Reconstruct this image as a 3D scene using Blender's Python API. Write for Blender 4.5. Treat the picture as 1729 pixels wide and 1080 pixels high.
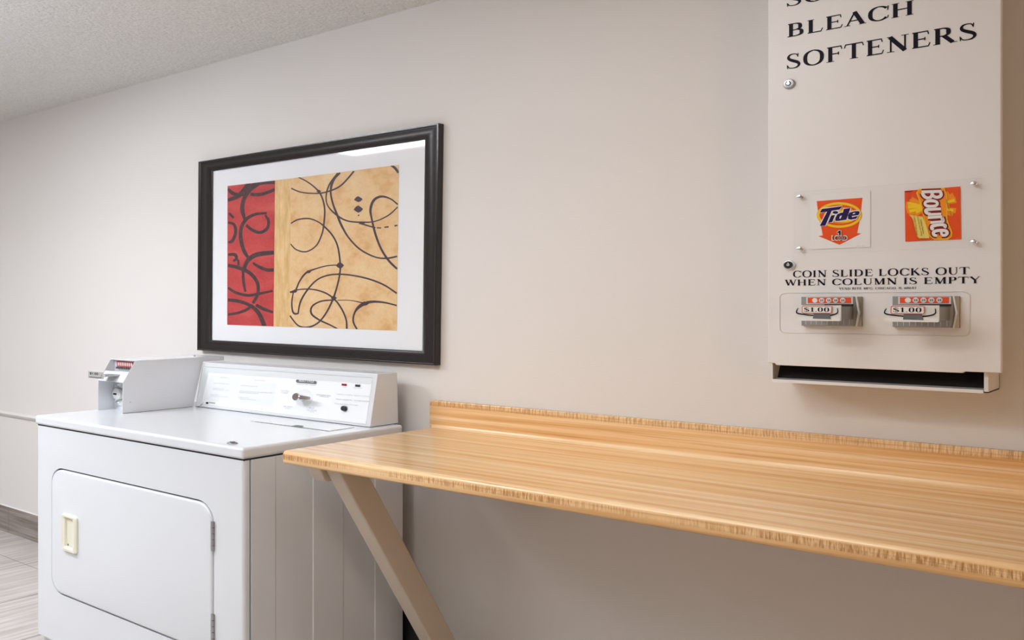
import bpy, bmesh, math, random
from mathutils import Vector, Matrix
random.seed(4)
S = bpy.context.scene
COL = S.collection
for o in list(bpy.data.objects):
    bpy.data.objects.remove(o, do_unlink=True)

# ------------------------------------------------------------------ camera
FPX, V0, CD, CH = 1540.0, 513.0, 2.43, 1.35        # focal length in pixels, horizon row, distance to wall, eye height
YAW = math.atan(1200.5 / FPX)
cd = bpy.data.cameras.new('camera'); cam = bpy.data.objects.new('camera', cd); COL.objects.link(cam)
cam.location = (0, -CD, CH); cam.rotation_euler = (math.radians(90), 0, YAW)
cd.sensor_width = 36; cd.lens = 36 * FPX / 1729; cd.shift_y = -(540 - V0) / 1729; cd.clip_start = 0.05
S.camera = cam
# ------------------------------------------------------------------ world, lights, exposure
w = bpy.data.worlds.new('world'); S.world = w; w.use_nodes = True
w.node_tree.nodes['Background'].inputs[0].default_value = (0.9, 0.93, 1, 1)
w.node_tree.nodes['Background'].inputs[1].default_value = 0.3
def area(name, loc, size, power, color, rot=(0, 0, 0), sy=None):
    l = bpy.data.lights.new(name, 'AREA'); l.energy = power; l.color = color; l.size = size
    if sy: l.shape = 'RECTANGLE'; l.size_y = sy
    o = bpy.data.objects.new(name, l); COL.objects.link(o); o.location = loc; o.rotation_euler = rot
    return o
def globe(name, loc, rad, power, color):
    l = bpy.data.lights.new(name, 'POINT'); l.energy = power; l.color = color; l.shadow_soft_size = rad
    o = bpy.data.objects.new(name, l); COL.objects.link(o); o.location = loc; return o
area('ceiling_lamp_main', (-4.4, -1.86, 2.41), 1.0, 46, (0.96, 1.0, 1.05), sy=0.35)
area('fill_far', (-7.6, -2.0, 2.41), 1.2, 38, (0.97, 1.0, 1.06), sy=0.5)  # added fill at the far left, fitted for brightness
area('fill_near', (-1.7, -2.0, 2.41), 0.8, 15, (1.0, 1.0, 1.02), sy=0.4)  # added overhead fill that lifts the middle wall and the dispenser
area('fill_wall_left', (-3.9, -1.1, 2.41), 0.6, 4, (0.98, 1.0, 1.0), sy=0.3)  # added to brighten the lid and the wall round the picture
area('fill_wall_right', (-1.5, -1.0, 2.41), 1.2, 5, (1.0, 1.0, 1.0), sy=0.3)  # added to brighten the wall towards the dispenser
area('upward_fill_left', (-3.3, -2.7, 1.85), 1.2, 64, (0.90, 1.0, 1.15), rot=(math.radians(180), 0, 0), sy=0.8)  # unseen fill added mid-room, facing up to brighten the ceiling
area('upward_fill_right', (-1.2, -3.4, 1.85), 1.2, 22, (0.88, 1.0, 0.95), rot=(math.radians(180), 0, 0), sy=0.8)  # second added fill facing up, for ceiling bounce on the right
globe('warm_fill_right', (1.6, -2.0, 1.2), 0.25, 28, (1.0, 0.68, 0.38))  # added warm side fill from the right, no known fixture
vs = S.view_settings
vs.view_transform = 'Standard'; vs.look = 'None'; vs.gamma = 1; vs.use_curve_mapping = False
vs.exposure = 0.10

# ------------------------------------------------------------------ measuring helpers: where a sight line meets a real surface
_s, _c = math.sin(YAW), math.cos(YAW)
def ray(u, v):
    X = (u - 864.5) / FPX
    return Vector((-_s + _c * X, _c + _s * X, -(v - V0) / FPX))
def Py(u, v, y=0.0): r = ray(u, v); return Vector((0, -CD, CH)) + r * ((y + CD) / r.y)
def Pz(u, v, z): r = ray(u, v); return Vector((0, -CD, CH)) + r * ((z - CH) / r.z)
def Px(u, v, x): r = ray(u, v); return Vector((0, -CD, CH)) + r * (x / r.x)

# ------------------------------------------------------------------ materials
def mat(name, color, rough=0.5, metal=0.0, spec=0.5, coat=0.0):
    m = bpy.data.materials.new(name); m.use_nodes = True
    b = m.node_tree.nodes['Principled BSDF']
    b.inputs['Base Color'].default_value = (*color, 1); b.inputs['Roughness'].default_value = rough
    b.inputs['Metallic'].default_value = metal; b.inputs['Specular IOR Level'].default_value = spec
    b.inputs['Coat Weight'].default_value = coat
    return m
def nd(m, t, **kw):
    n = m.node_tree.nodes.new(t)
    for k, v in kw.items():
        if k.startswith('i_'): n.inputs[k[2:].replace('_', ' ')].default_value = v
        else: setattr(n, k, v)
    return n
def ln(m, a, b): m.node_tree.links.new(a, b)
def coords(m, scale, obj=True):
    tc = nd(m, 'ShaderNodeTexCoord'); mp = nd(m, 'ShaderNodeMapping'); mp.inputs['Scale'].default_value = scale
    g = nd(m, 'ShaderNodeNewGeometry')
    ln(m, g.outputs['Position'], mp.inputs[0]); return mp.outputs[0]
def noise(m, scale3, s=1.0, detail=3, rough=0.5):
    n = nd(m, 'ShaderNodeTexNoise'); n.inputs['Scale'].default_value = s; n.inputs['Detail'].default_value = detail
    n.inputs['Roughness'].default_value = rough
    ln(m, coords(m, scale3), n.inputs['Vector']); return n.outputs['Fac']
def ramp(m, fac, stops):
    r = nd(m, 'ShaderNodeValToRGB'); e = r.color_ramp.elements
    while len(e) < len(stops): e.new(0.5)
    for i, (p, c) in enumerate(stops): e[i].position = p; e[i].color = (*c, 1)
    ln(m, fac, r.inputs[0]); return r.outputs[0]
def bump(m, h, strength, dist):
    b = nd(m, 'ShaderNodeBump'); b.inputs['Strength'].default_value = strength; b.inputs['Distance'].default_value = dist
    ln(m, h, b.inputs['Height']); P = m.node_tree.nodes['Principled BSDF']; ln(m, b.outputs[0], P.inputs['Normal']); return b
def mth(m, op, a, b=None, clamp=False):
    n = nd(m, 'ShaderNodeMath', operation=op); n.use_clamp = clamp
    for i, x in enumerate((a, b)):
        if x is None: continue
        if isinstance(x, (int, float)): n.inputs[i].default_value = x
        else: ln(m, x, n.inputs[i])
    return n.outputs[0]
def mix(m, fac, a, b, mode='MIX'):
    n = nd(m, 'ShaderNodeMix', data_type='RGBA', blend_type=mode)
    for k, x in ((0, fac), (6, a), (7, b)):
        if isinstance(x, (int, float)): n.inputs[k].default_value = x
        elif isinstance(x, tuple): n.inputs[k].default_value = (*x, 1)
        else: ln(m, x, n.inputs[k])
    return n.outputs[2]
def setc(m, c): ln(m, c, m.node_tree.nodes['Principled BSDF'].inputs['Base Color'])

M = {}
m = M['wall'] = mat('wall_paint', (0.745, 0.715, 0.695), 0.6, spec=0.3)
bump(m, noise(m, (1, 1, 1), 170, 3), 0.25, 0.0015)
m = M['ceil'] = mat('popcorn_ceiling', (0.70, 0.68, 0.63), 0.9, spec=0.2)
v = nd(m, 'ShaderNodeTexVoronoi'); v.inputs['Scale'].default_value = 75; ln(m, coords(m, (1, 1, 1)), v.inputs['Vector'])
h = mth(m, 'ADD', mth(m, 'MULTIPLY', v.outputs['Distance'], -0.9), mth(m, 'MULTIPLY', noise(m, (1, 1, 1), 55, 6, 0.7), 2.2))
bump(m, h, 0.7, 0.014)
setc(m, ramp(m, noise(m, (1, 1, 1), 110, 4, 0.7), [(0.30, (0.76, 0.745, 0.71)), (0.50, (0.89, 0.875, 0.835)), (0.70, (0.97, 0.96, 0.94))]))
M['enamel'] = mat('white_enamel', (0.72, 0.74, 0.775), 0.16, spec=0.5)
M['enamel_side'] = M['enamel']
M['powder'] = mat('off_white_powder_coat', (0.82, 0.80, 0.80), 0.32, spec=0.45)
M['white'] = mat('white_plastic', (0.88, 0.89, 0.91), 0.3)
M['panel'] = mat('panel_white', (0.87, 0.89, 0.92), 0.28)
M['palegrey'] = mat('pale_grey_print', (0.70, 0.73, 0.745), 0.35)
M['lightgrey'] = mat('light_grey_print', (0.80, 0.82, 0.845), 0.35)
M['greytext'] = mat('grey_print', (0.50, 0.51, 0.53), 0.5)
M['midgrey'] = mat('mid_grey_print', (0.13, 0.14, 0.15), 0.4)
M['black'] = mat('black_plastic', (0.012, 0.012, 0.014), 0.35)
M['ink'] = mat('black_ink', (0.006, 0.005, 0.014), 0.5, spec=0.15)
M['gap'] = mat('dark_gap', (0.02, 0.02, 0.022), 0.8)
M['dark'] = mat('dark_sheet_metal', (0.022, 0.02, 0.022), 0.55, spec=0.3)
M['chrome'] = mat('chrome', (0.82, 0.82, 0.84), 0.2, 1.0)
M['plate'] = mat('satin_plate', (0.80, 0.79, 0.77), 0.3, 0.25)
M['tag'] = mat('tag_metal', (0.50, 0.48, 0.48), 0.4, 0.3)
M['steel'] = mat('brushed_steel', (0.42, 0.42, 0.43), 0.33, 0.9)
m = M['cast'] = mat('cast_zinc', (0.33, 0.325, 0.315), 0.42, 0.75)
bump(m, noise(m, (1, 1, 1), 900, 2), 0.3, 0.001)
M['cream'] = mat('cream_plastic', (0.80, 0.77, 0.64), 0.35)
M['red'] = mat('red_lens', (0.30, 0.01, 0.03), 0.25)
M['labelred'] = mat('label_red', (0.62, 0.03, 0.04), 0.4)
M['orange'] = mat('label_orange_red', (0.85, 0.075, 0.012), 0.4)
M['porange'] = mat('print_orange', (0.86, 0.085, 0.006), 0.4, spec=0.2)
M['lorange'] = mat('print_light_orange', (0.95, 0.30, 0.01), 0.4, spec=0.2)
M['yellow'] = mat('print_yellow', (0.95, 0.62, 0.01), 0.4, spec=0.2)
M['maroon'] = mat('print_maroon', (0.24, 0.004, 0.012), 0.4, spec=0.2)
M['indigo'] = mat('print_indigo', (0.018, 0.003, 0.085), 0.5, spec=0.15)
M['olive'] = mat('print_olive', (0.18, 0.18, 0.02), 0.5)
M['paleyel'] = mat('print_pale_yellow', (0.88, 0.66, 0.16), 0.4, spec=0.2)
M['paper'] = mat('white_paper', (0.84, 0.83, 0.82), 0.4)
M['brace'] = mat('beige_painted_wood', (0.62, 0.53, 0.43), 0.45)
bump(M['brace'], noise(M['brace'], (1, 1, 1), 120, 3), 0.2, 0.001)
m = M['frame'] = mat('espresso_frame', (0.022, 0.018, 0.019), 0.22, spec=0.5)
bump(m, noise(m, (1, 1, 1), 60, 3), 0.15, 0.001)
M['mat'] = mat('mat_board', (0.86, 0.87, 0.90), 0.7)
# clear acrylic and picture glass: a thin pane, mostly transparent with real Fresnel gloss
def pane(name, tint, rough):
    m = bpy.data.materials.new(name); m.use_nodes = True; nt = m.node_tree; nt.nodes.clear()
    out = nt.nodes.new('ShaderNodeOutputMaterial'); mx = nt.nodes.new('ShaderNodeMixShader'); fr = nt.nodes.new('ShaderNodeMath'); fr.operation = 'MULTIPLY_ADD'; lw = nt.nodes.new('ShaderNodeLayerWeight'); pw = nt.nodes.new('ShaderNodeMath'); pw.operation = 'POWER'
    tr = nt.nodes.new('ShaderNodeBsdfTransparent'); gl = nt.nodes.new('ShaderNodeBsdfGlossy')
    lw.inputs['Blend'].default_value = 0.5; pw.inputs[1].default_value = 5; nt.links.new(lw.outputs['Facing'], pw.inputs[0]); nt.links.new(pw.outputs[0], fr.inputs[0]); fr.inputs[1].default_value = 0.9; fr.inputs[2].default_value = 0.013; tr.inputs[0].default_value = (*tint, 1); gl.inputs['Roughness'].default_value = rough
    nt.links.new(fr.outputs[0], mx.inputs[0]); nt.links.new(tr.outputs[0], mx.inputs[1]); nt.links.new(gl.outputs[0], mx.inputs[2])
    nt.links.new(mx.outputs[0], out.inputs[0]); return m
M['glass'] = pane('picture_glass', (0.99, 0.99, 0.99), 0.04)
M['acrylic'] = pane('clear_acrylic', (1, 1, 1), 0.05)
# print colours
m = M['pred'] = mat('print_red', (0.5, 0.03, 0.03), 0.6)
setc(m, mix(m, mth(m, 'MULTIPLY', ramp(m, noise(m, (1, 1, 1), 150, 5, 0.75), [(0.50, (0, 0, 0)), (0.75, (1, 1, 1))]), 0.35),
        ramp(m, noise(m, (1, 1, 3), 5, 4), [(0.3, (0.44, 0.016, 0.022)), (0.55, (0.56, 0.04, 0.04)), (0.75, (0.63, 0.10, 0.085))]), (0.75, 0.30, 0.25)))
m = M['pgold'] = mat('print_gold', (0.75, 0.5, 0.2), 0.5)
setc(m, ramp(m, noise(m, (30, 1, 8), 1, 5, 0.7), [(0.3, (0.62, 0.37, 0.12)), (0.55, (0.80, 0.54, 0.25)), (0.8, (0.94, 0.74, 0.43))]))
m = M['pcream'] = mat('print_cream', (0.8, 0.6, 0.35), 0.6)
c1 = ramp(m, noise(m, (1, 1, 1.5), 7, 5, 0.65), [(0.30, (0.70, 0.36, 0.13)), (0.48, (0.82, 0.55, 0.28)), (0.68, (0.86, 0.64, 0.37))])
setc(m, mix(m, mth(m, 'MULTIPLY', ramp(m, noise(m, (1, 1, 1), 120, 5, 0.75), [(0.45, (0, 0, 0)), (0.75, (1, 1, 1))]), 0.35), c1, (0.62, 0.34, 0.13)))
M['pline'] = mat('print_dark_line', (0.055, 0.03, 0.045), 0.55)
m = M['pbrush'] = mat('print_brush_line', (0.03, 0.02, 0.025), 0.6)
setc(m, ramp(m, noise(m, (1, 1, 1), 70, 5, 0.7), [(0.40, (0.035, 0.016, 0.022)), (0.62, (0.09, 0.03, 0.035)), (0.78, (0.30, 0.05, 0.05))]))

# laminate worktop: long strips, fine grain, curly dark flecks on the rolled front and the splash top
m = M['wood'] = mat('butcher_block_laminate', (0.8, 0.5, 0.25), 0.22, spec=0.5)
geo = nd(m, 'ShaderNodeNewGeometry'); sep = nd(m, 'ShaderNodeSeparateXYZ'); ln(m, geo.outputs['Position'], sep.inputs[0])
X_, Y_, Z_ = sep.outputs
D_ = mth(m, 'SUBTRACT', Z_, Y_)           # distance across the sheet as it rolls over the edges
cmb = nd(m, 'ShaderNodeCombineXYZ'); ln(m, X_, cmb.inputs[0]); ln(m, D_, cmb.inputs[1])
def wn(sx, sy, detail=3, rough=0.5, off=0.0):
    mp = nd(m, 'ShaderNodeMapping'); mp.inputs['Scale'].default_value = (sx, sy, 1); mp.inputs['Location'].default_value = (off, off * 1.7, off)
    ln(m, cmb.outputs[0], mp.inputs[0]); n = nd(m, 'ShaderNodeTexNoise'); n.inputs['Scale'].default_value = 1
    n.inputs['Detail'].default_value = detail; n.inputs['Roughness'].default_value = rough; ln(m, mp.outputs[0], n.inputs['Vector']); return n.outputs['Fac']
strips = wn(0.5, 34, 2, 0.5)
fine = wn(1.6, 170, 5, 0.65, 3.0)
col = ramp(m, strips, [(0.28, (0.60, 0.29, 0.085)), (0.40, (0.78, 0.45, 0.19)), (0.54, (0.88, 0.59, 0.31)), (0.72, (0.94, 0.73, 0.47))])
col = mix(m, mth(m, 'MULTIPLY', ramp(m, fine, [(0.36, (1, 1, 1)), (0.50, (0, 0, 0))]), 0.55), col, (0.56, 0.255, 0.085))
col = mix(m, mth(m, 'MULTIPLY', ramp(m, fine, [(0.56, (0, 0, 0)), (0.72, (1, 1, 1))]), 0.40), col, (0.93, 0.74, 0.48))
# fleck bands
def band(v, lo, hi, soft):
    a = mth(m, 'DIVIDE', mth(m, 'SUBTRACT', v, lo), soft, True); b = mth(m, 'DIVIDE', mth(m, 'SUBTRACT', hi, v), soft, True)
    return mth(m, 'MULTIPLY', a, b)
front = mth(m, 'MULTIPLY', band(Z_, 0.879, 0.899, 0.004), mth(m, 'LESS_THAN', Y_, -0.66))
splash = band(Z_, 0.982, 1.2, 0.004)
fleck = ramp(m, wn(210, 26, 4, 0.65, 7.0), [(0.42, (0, 0, 0)), (0.60, (1, 1, 1))])
patch = ramp(m, wn(3.5, 8, 2, 0.5, 11.0), [(0.30, (0, 0, 0)), (0.48, (1, 1, 1))])
fm = mth(m, 'MULTIPLY', mth(m, 'MULTIPLY', mth(m, 'ADD', front, mth(m, 'MULTIPLY', splash, 0.7), True), fleck), patch)
col = mix(m, mth(m, 'MULTIPLY', fm, 0.9), col, (0.40, 0.17, 0.04))
setc(m, col)

# wood-look tile, for floor (courses along y) and for the tile skirting (along x)
def tile(name, along_y):
    m = mat(name, (0.5, 0.46, 0.43), 0.42, spec=0.4)
    geo = nd(m, 'ShaderNodeNewGeometry'); sep = nd(m, 'ShaderNodeSeparateXYZ'); ln(m, geo.outputs['Position'], sep.inputs[0])
    sc = (34, 1.6, 1) if along_y else (1.6, 1, 60)
    g = noise(m, sc, 1.0, 5, 0.65)
    c = ramp(m, g, [(0.32, (0.38, 0.335, 0.31)), (0.50, (0.51, 0.465, 0.44)), (0.70, (0.63, 0.59, 0.57))] if along_y else
             [(0.34, (0.14, 0.115, 0.095)), (0.50, (0.26, 0.225, 0.195)), (0.68, (0.40, 0.355, 0.32))])
    def line(v, period, off, wd):
        f = mth(m, 'FRACT', mth(m, 'DIVIDE', mth(m, 'ADD', v, off), period)); return mth(m, 'LESS_THAN', f, wd / period)
    if along_y:
        j = mth(m, 'ADD', line(sep.outputs[0], 0.545, 4.358, 0.007), line(sep.outputs[1], 0.61, 0.252, 0.004), True)
    else:
        j = line(sep.outputs[0], 1.10, 5.662, 0.007)
    setc(m, mix(m, j, c, (0.17, 0.15, 0.135))); return m
M['floor'] = tile('wood_look_floor_tile', True)
M['skirt'] = tile('wood_look_skirting_tile', False)

# ------------------------------------------------------------------ mesh builder
class MB:
    def __init__(s): s.q = 0; s.v = []; s.f = []; s.m = []; s.mats = []
    def mi(s, name):
        if name not in s.mats: s.mats.append(name)
        return s.mats.index(name)
    def add(s, vs, fs, mt):
        b = len(s.v); s.v += [tuple(p) for p in vs]; k = s.mi(mt)
        for f in fs: s.f.append([b + i for i in f]); s.m.append(k)
    def box(s, a, b, mt):
        x0, y0, z0 = a; x1, y1, z1 = b
        vs = [(x0,y0,z0),(x1,y0,z0),(x1,y1,z0),(x0,y1,z0),(x0,y0,z1),(x1,y0,z1),(x1,y1,z1),(x0,y1,z1)]
        s.add(vs, [(0,3,2,1),(4,5,6,7),(0,1,5,4),(1,2,6,5),(2,3,7,6),(3,0,4,7)], mt)
    def prism(s, poly, ext, mt):               # closed polygon (3D points) pushed along a vector
        n = len(poly); ext = Vector(ext); P = [Vector(p) for p in poly]
        s.add(P + [p + ext for p in P], [tuple(range(n))[::-1], tuple(range(n, 2 * n))] + [(i, (i + 1) % n, n + (i + 1) % n, n + i) for i in range(n)], mt)
    def loft(s, rings, mt, closed=True, cap0=False, cap1=False):
        n = len(rings[0]); vs = [p for r in rings for p in r]; fs = []
        for k in range(len(rings) - 1):
            for i in range(n if closed else n - 1):
                j = (i + 1) % n; fs.append((k*n+i, k*n+j, (k+1)*n+j, (k+1)*n+i))
        if cap0: fs.append(tuple(range(n))[::-1])
        if cap1: fs.append(tuple((len(rings)-1)*n + i for i in range(n)))
        s.add(vs, fs, mt)
    def lathe(s, base, axis, prof, mt, n=32, sx=1.0, cap=True):   # prof: (distance along axis, radius); sx widens along world x
        ax = Vector(axis).normalized(); u = Vector((1, 0, 0)) if abs(ax.x) < 0.9 else Vector((0, 1, 0))
        u = (u - ax * u.dot(ax)).normalized(); w_ = ax.cross(u); base = Vector(base)
        rings = [[base + ax * d + (u * math.cos(2*math.pi*i/n) * r * sx + w_ * math.sin(2*math.pi*i/n) * r) for i in range(n)] for d, r in prof]
        s.loft(rings, mt, cap0=cap, cap1=cap)
    def build(s, name, parent=None, bevel=0, seg=2, smooth=False, origin=None, angle=35):
        o0 = Vector(parent.matrix_world_loc) if False else (Vector(parent['_w']) if parent is not None and '_w' in parent.keys() else Vector((0, 0, 0)))
        org = Vector(origin) if origin else o0
        me = bpy.data.meshes.new(name); me.from_pydata([Vector(p) - org for p in s.v], [], s.f)
        for k in s.mats: me.materials.append(M[k])
        for p, k in zip(me.polygons, s.m): p.material_index = k
        me.validate(); bm = bmesh.new(); bm.from_mesh(me)
        if bevel or smooth: bmesh.ops.remove_doubles(bm, verts=bm.verts, dist=1e-6)
        bmesh.ops.recalc_face_normals(bm, faces=bm.faces); bm.to_mesh(me); bm.free()
        o = bpy.data.objects.new(name, me); COL.objects.link(o)
        if parent is not None: o.parent = parent; o.location = org - o0
        else: o.location = org
        WLOC[o.name] = tuple(org); 
        if bevel:
            b = o.modifiers.new('bevel', 'BEVEL'); b.width = bevel; b.segments = seg; b.limit_method = 'ANGLE'; b.angle_limit = math.radians(angle)
            b.harden_normals = True
        if bevel or smooth:
            for p in me.polygons: p.use_smooth = True
            if smooth and not bevel:
                e = o.modifiers.new('split', 'EDGE_SPLIT'); e.split_angle = math.radians(40)
        return o
WLOC = {}
def thing(name, label, cat, loc, group=None):
    o = bpy.data.objects.new(name, None); COL.objects.link(o); o.location = loc; o['_w'] = list(loc)
    o['label'] = label; o['category'] = cat; o.empty_display_size = 0.05
    if group: o['group'] = group
    return o
def build(mb, name, parent=None, **kw):
    """parent may be a thing (Empty) or a part (mesh); vertices are always given in world space"""
    if parent is None: return mb.build(name, None, **kw)
    pw = Vector(parent['_w']) if '_w' in parent.keys() else Vector(WLOC[parent.name])
    o = mb.build(name, None, origin=pw, **kw); o.parent = parent; o.location = (0, 0, 0); WLOC[o.name] = tuple(pw)
    return o
def struct(o): o['kind'] = 'structure'; return o

def catmull(pts, n=10, closed=False):
    P = [tuple(p) for p in pts]; out = []; N = len(P); seg = N if closed else N - 1
    for i in range(seg):
        g = (lambda k: P[k % N]) if closed else (lambda k: P[max(0, min(N - 1, k))])
        p0, p1, p2, p3 = g(i-1), g(i), g(i+1), g(i+2)
        for j in range(n):
            t = j / n; out.append(tuple(0.5*((2*b)+(-a+c)*t+(2*a-5*b+4*c-d)*t*t+(-a+3*b-3*c+d)*t**3) for a, b, c, d in zip(p0, p1, p2, p3)))
    if not closed: out.append(P[-1])
    return out
def stroke(mb, pts, f, mt, smooth=True, n=10, closed=False, cap=True):
    """pts: (x, y, full width) in a drawing plane; f maps the plane to space"""
    Q = catmull(pts, n, closed) if smooth and len(pts) > 2 else list(pts); L = []; R = []
    N = len(Q)
    for i, (x, y, wd) in enumerate(Q):
        a = Q[(i - 1) % N] if closed else Q[max(0, i-1)]; b = Q[(i + 1) % N] if closed else Q[min(N-1, i+1)]
        dx, dy = b[0]-a[0], b[1]-a[1]; l = math.hypot(dx, dy) or 1
        nx, ny = -dy/l*wd/2, dx/l*wd/2; L.append(f(x+nx, y+ny)); R.append(f(x-nx, y-ny))
    k = N if closed else N-1
    mb.q += 1; e_ = Vector((0, -5e-6*mb.q, 0)); L = [Vector(p)+e_ for p in L]; R = [Vector(p)+e_ for p in R]
    mb.add(L+R, [(i, (i+1) % N, N+(i+1) % N, N+i) for i in range(k)], mt)
def clip(pts, win):
    # convex window, clockwise on the drawing (y down)
    out = list(pts); n = len(win)
    for i in range(n):
        (ax, ay), (bx, by) = win[i], win[(i+1) % n]; src = out; out = []
        sd = lambda p: (bx-ax)*(p[1]-ay)-(by-ay)*(p[0]-ax)
        for k in range(len(src)):
            p, q = src[k], src[(k+1) % len(src)]; a, b_ = sd(p), sd(q)
            if a >= 0: out.append(p)
            if (a >= 0) != (b_ >= 0): t = a/(a-b_); out.append((p[0]+(q[0]-p[0])*t, p[1]+(q[1]-p[1])*t))
        if not out: return []
    return out
def clipped_stroke(mb, pts, f, mt, win, n=8):
    tmp = MB(); stroke(tmp, pts, lambda x, y: (x, y, 0), mt, n=n); mb.q += 1; e_ = Vector((0, -5e-6*mb.q, 0))
    tmp.v = [(x, y+5e-6, z) for x, y, z in tmp.v]
    for fc in tmp.f:
        c = clip([tmp.v[i][:2] for i in fc], win)
        if len(c) > 2: mb.add([f(*p)+e_ for p in c], [tuple(range(len(c)))], mt)
def poly(mb, pts, f, mt):
    mb.q += 1; e_ = Vector((0, -5e-6*mb.q, 0)); mb.add([Vector(f(*p))+e_ for p in pts], [tuple(range(len(pts)))], mt)
def ell(cx, cy, rx, ry, n=36): return [(cx+rx*math.cos(2*math.pi*i/n), cy+ry*math.sin(2*math.pi*i/n)) for i in range(n)]
def rrect(x0, y0, x1, y1, rx, ry, n=8):
    out = []
    for cx, cy, a in ((x1-rx, y1-ry, 0), (x0+rx, y1-ry, 90), (x0+rx, y0+ry, 180), (x1-rx, y0+ry, 270)):
        for i in range(n+1):
            t = math.radians(a + 90*i/n); out.append((cx+rx*math.cos(t), cy+ry*math.sin(t)))
    return out

# ------------------------------------------------------------------ roman capitals drawn with a broad pen
TK, TN = 0.20, 0.07
def arc(cx, cy, rx, ry, a0, a1, tk=TK, tn=TN, n=18):
    o = []
    for i in range(n+1):
        t = math.radians(a0+(a1-a0)*i/n); wd = tn+(tk-tn)*abs(math.cos(t))**1.4
        o.append((cx+(rx-wd/2*abs(math.cos(t)))*math.cos(t), cy+(ry-wd/2*abs(math.sin(t)))*math.sin(t), wd))
    return o
def G_(ch):
    s = []                                     # list of strokes; returns (strokes, advance)
    st = lambda x, y0=0, y1=1, t=TK: s.append([(x, y0, t), (x, y1, t)])
    hz = lambda y, x0, x1, t=TN: s.append([(x0, y, t), (x1, y, t)])
    sf = lambda x, y, wd=0.34: s.append([(x-wd/2, y, 0.04), (x+wd/2, y, 0.04)])
    dg = lambda x0, y0, x1, y1, t: s.append([(x0, y0, t), (x1, y1, t)])
    B, T = 0.02, 0.98
    if ch == ' ': return [], 0.42
    if ch == 'I': st(.2); sf(.2, B); sf(.2, T); return s, .46
    if ch == 'L': st(.2); sf(.2, T); hz(.03, .05, .72); dg(.70, .02, .78, .26, .05); return s, .84
    if ch in 'EF':
        st(.2); hz(.97, .05, .74); dg(.72, .98, .76, .77, .05); hz(.52, .2, .60); dg(.6, .42, .6, .62, .05)
        if ch == 'E': hz(.03, .05, .76); dg(.75, .02, .82, .24, .05)
        else: sf(.2, B, .38)
        return s, .88 if ch == 'E' else .82
    if ch == 'T': st(.45); sf(.45, B, .4); hz(.97, .04, .86); dg(.05, .98, .0, .76, .05); dg(.85, .98, .9, .76, .05); return s, .94
    if ch == 'H':
        for x in (.2, .82): st(x); sf(x, B); sf(x, T)
        hz(.52, .2, .82); return s, 1.06
    if ch == 'N': st(.2, t=TN+.01); dg(.16, .98, .84, .0, TK+.02); st(.84, t=TN+.01); sf(.2, B); sf(.84, T); sf(.13, T, .2); return s, 1.04
    if ch == 'M': st(.18, t=TN+.01); dg(.2, .98, .54, .02, TK); dg(.54, .02, .9, .98, TN+.01); st(.94); sf(.18, B, .28); sf(.94, B); sf(.14, T, .22); sf(.98, T, .28); return s, 1.18
    if ch == 'W': dg(.08, .98, .36, .02, TK); dg(.36, .02, .6, .98, TN); dg(.56, .98, .86, .02, TK); dg(.86, .02, 1.12, .98, TN); sf(.08, T); sf(.58, T, .3); sf(1.12, T, .26); return s, 1.22
    if ch == 'V': dg(.12, .98, .48, .02, TK); dg(.48, .02, .82, .98, TN); sf(.12, T); sf(.82, T, .26); return s, .94
    if ch == 'A': dg(.46, .98, .1, .02, TN+.01); dg(.44, .98, .82, .02, TK+.01); hz(.34, .22, .68); sf(.1, B, .28); sf(.82, B, .34); return s, .96
    if ch == 'Y': dg(.1, .98, .46, .48, TK); dg(.46, .48, .8, .98, TN); st(.46, 0, .5); sf(.1, T); sf(.8, T, .26); sf(.46, B, .36); return s, .9
    if ch == 'K': st(.2); sf(.2, B); sf(.2, T); dg(.24, .44, .74, .98, TN); dg(.38, .62, .84, .02, TK); sf(.74, T, .28); sf(.84, B, .32); return s, .98
    if ch in 'PRB':
        st(.2); sf(.16, B, .3); hz(.97, .05, .46); hz(.49, .2, .48)
        s.append([(.44, .97, TN)] + arc(.44, .73, .32, .27, 88, -88) + [(.44, .49, TN)])
        if ch == 'R': dg(.46, .5, .84, .02, TK); sf(.9, B, .24); return s, 1.0
        if ch == 'B': hz(.03, .05, .5); s.append([(.46, .51, TN)] + arc(.46, .27, .37, .27, 88, -88) + [(.46, .03, TN)]); return s, .92
        return s, .84
    if ch == 'D': st(.2); hz(.97, .05, .44); hz(.03, .05, .44); s.append([(.42, .97, TN)] + arc(.42, .5, .52, .5, 88, -88) + [(.42, .03, TN)]); return s, 1.04
    if ch == 'O': s.append(arc(.54, .5, .52, .53, 0, 360, n=36)); return s, 1.1
    if ch in 'CG':
        s.append(arc(.54, .5, .50, .53, 42, 318, n=30)); dg(.93, .66, .95, .97, .05)
        if ch == 'G': st(.9, 0.06, .42, TK*.9); sf(.9, .43, .3); return s, 1.06
        dg(.93, .1, .96, .3, .04); return s, 1.0
    if ch == 'U': s.append([(.2, .98, TK), (.2, .5, TK), (.2, .34, TK), (.3, .08, .11), (.5, .01, .07), (.7, .08, .07), (.8, .34, TN), (.8, .5, TN), (.8, .98, TN)]); sf(.2, T); sf(.8, T, .26); return s, 1.0
    if ch == 'S':
        s.append([(.60, .80, .05), (.55, .93, .06), (.38, .98, .06), (.2, .93, .10), (.13, .78, .14), (.2, .63, .17), (.4, .50, .19), (.6, .38, .18), (.68, .22, .14), (.58, .06, .10), (.38, .015, .06), (.17, .06, .06), (.09, .22, .05)])
        dg(.61, .74, .63, .99, .045); dg(.09, .0, .07, .27, .045); return s, .80
    if ch == '.': st(.14, 0, .13, .13); return s, .3
    if ch == ',': dg(.16, .12, .1, -.14, .09); return s, .3
    if ch == '0': s.append(arc(.36, .5, .34, .53, 0, 360, n=30)); return s, .76
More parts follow.
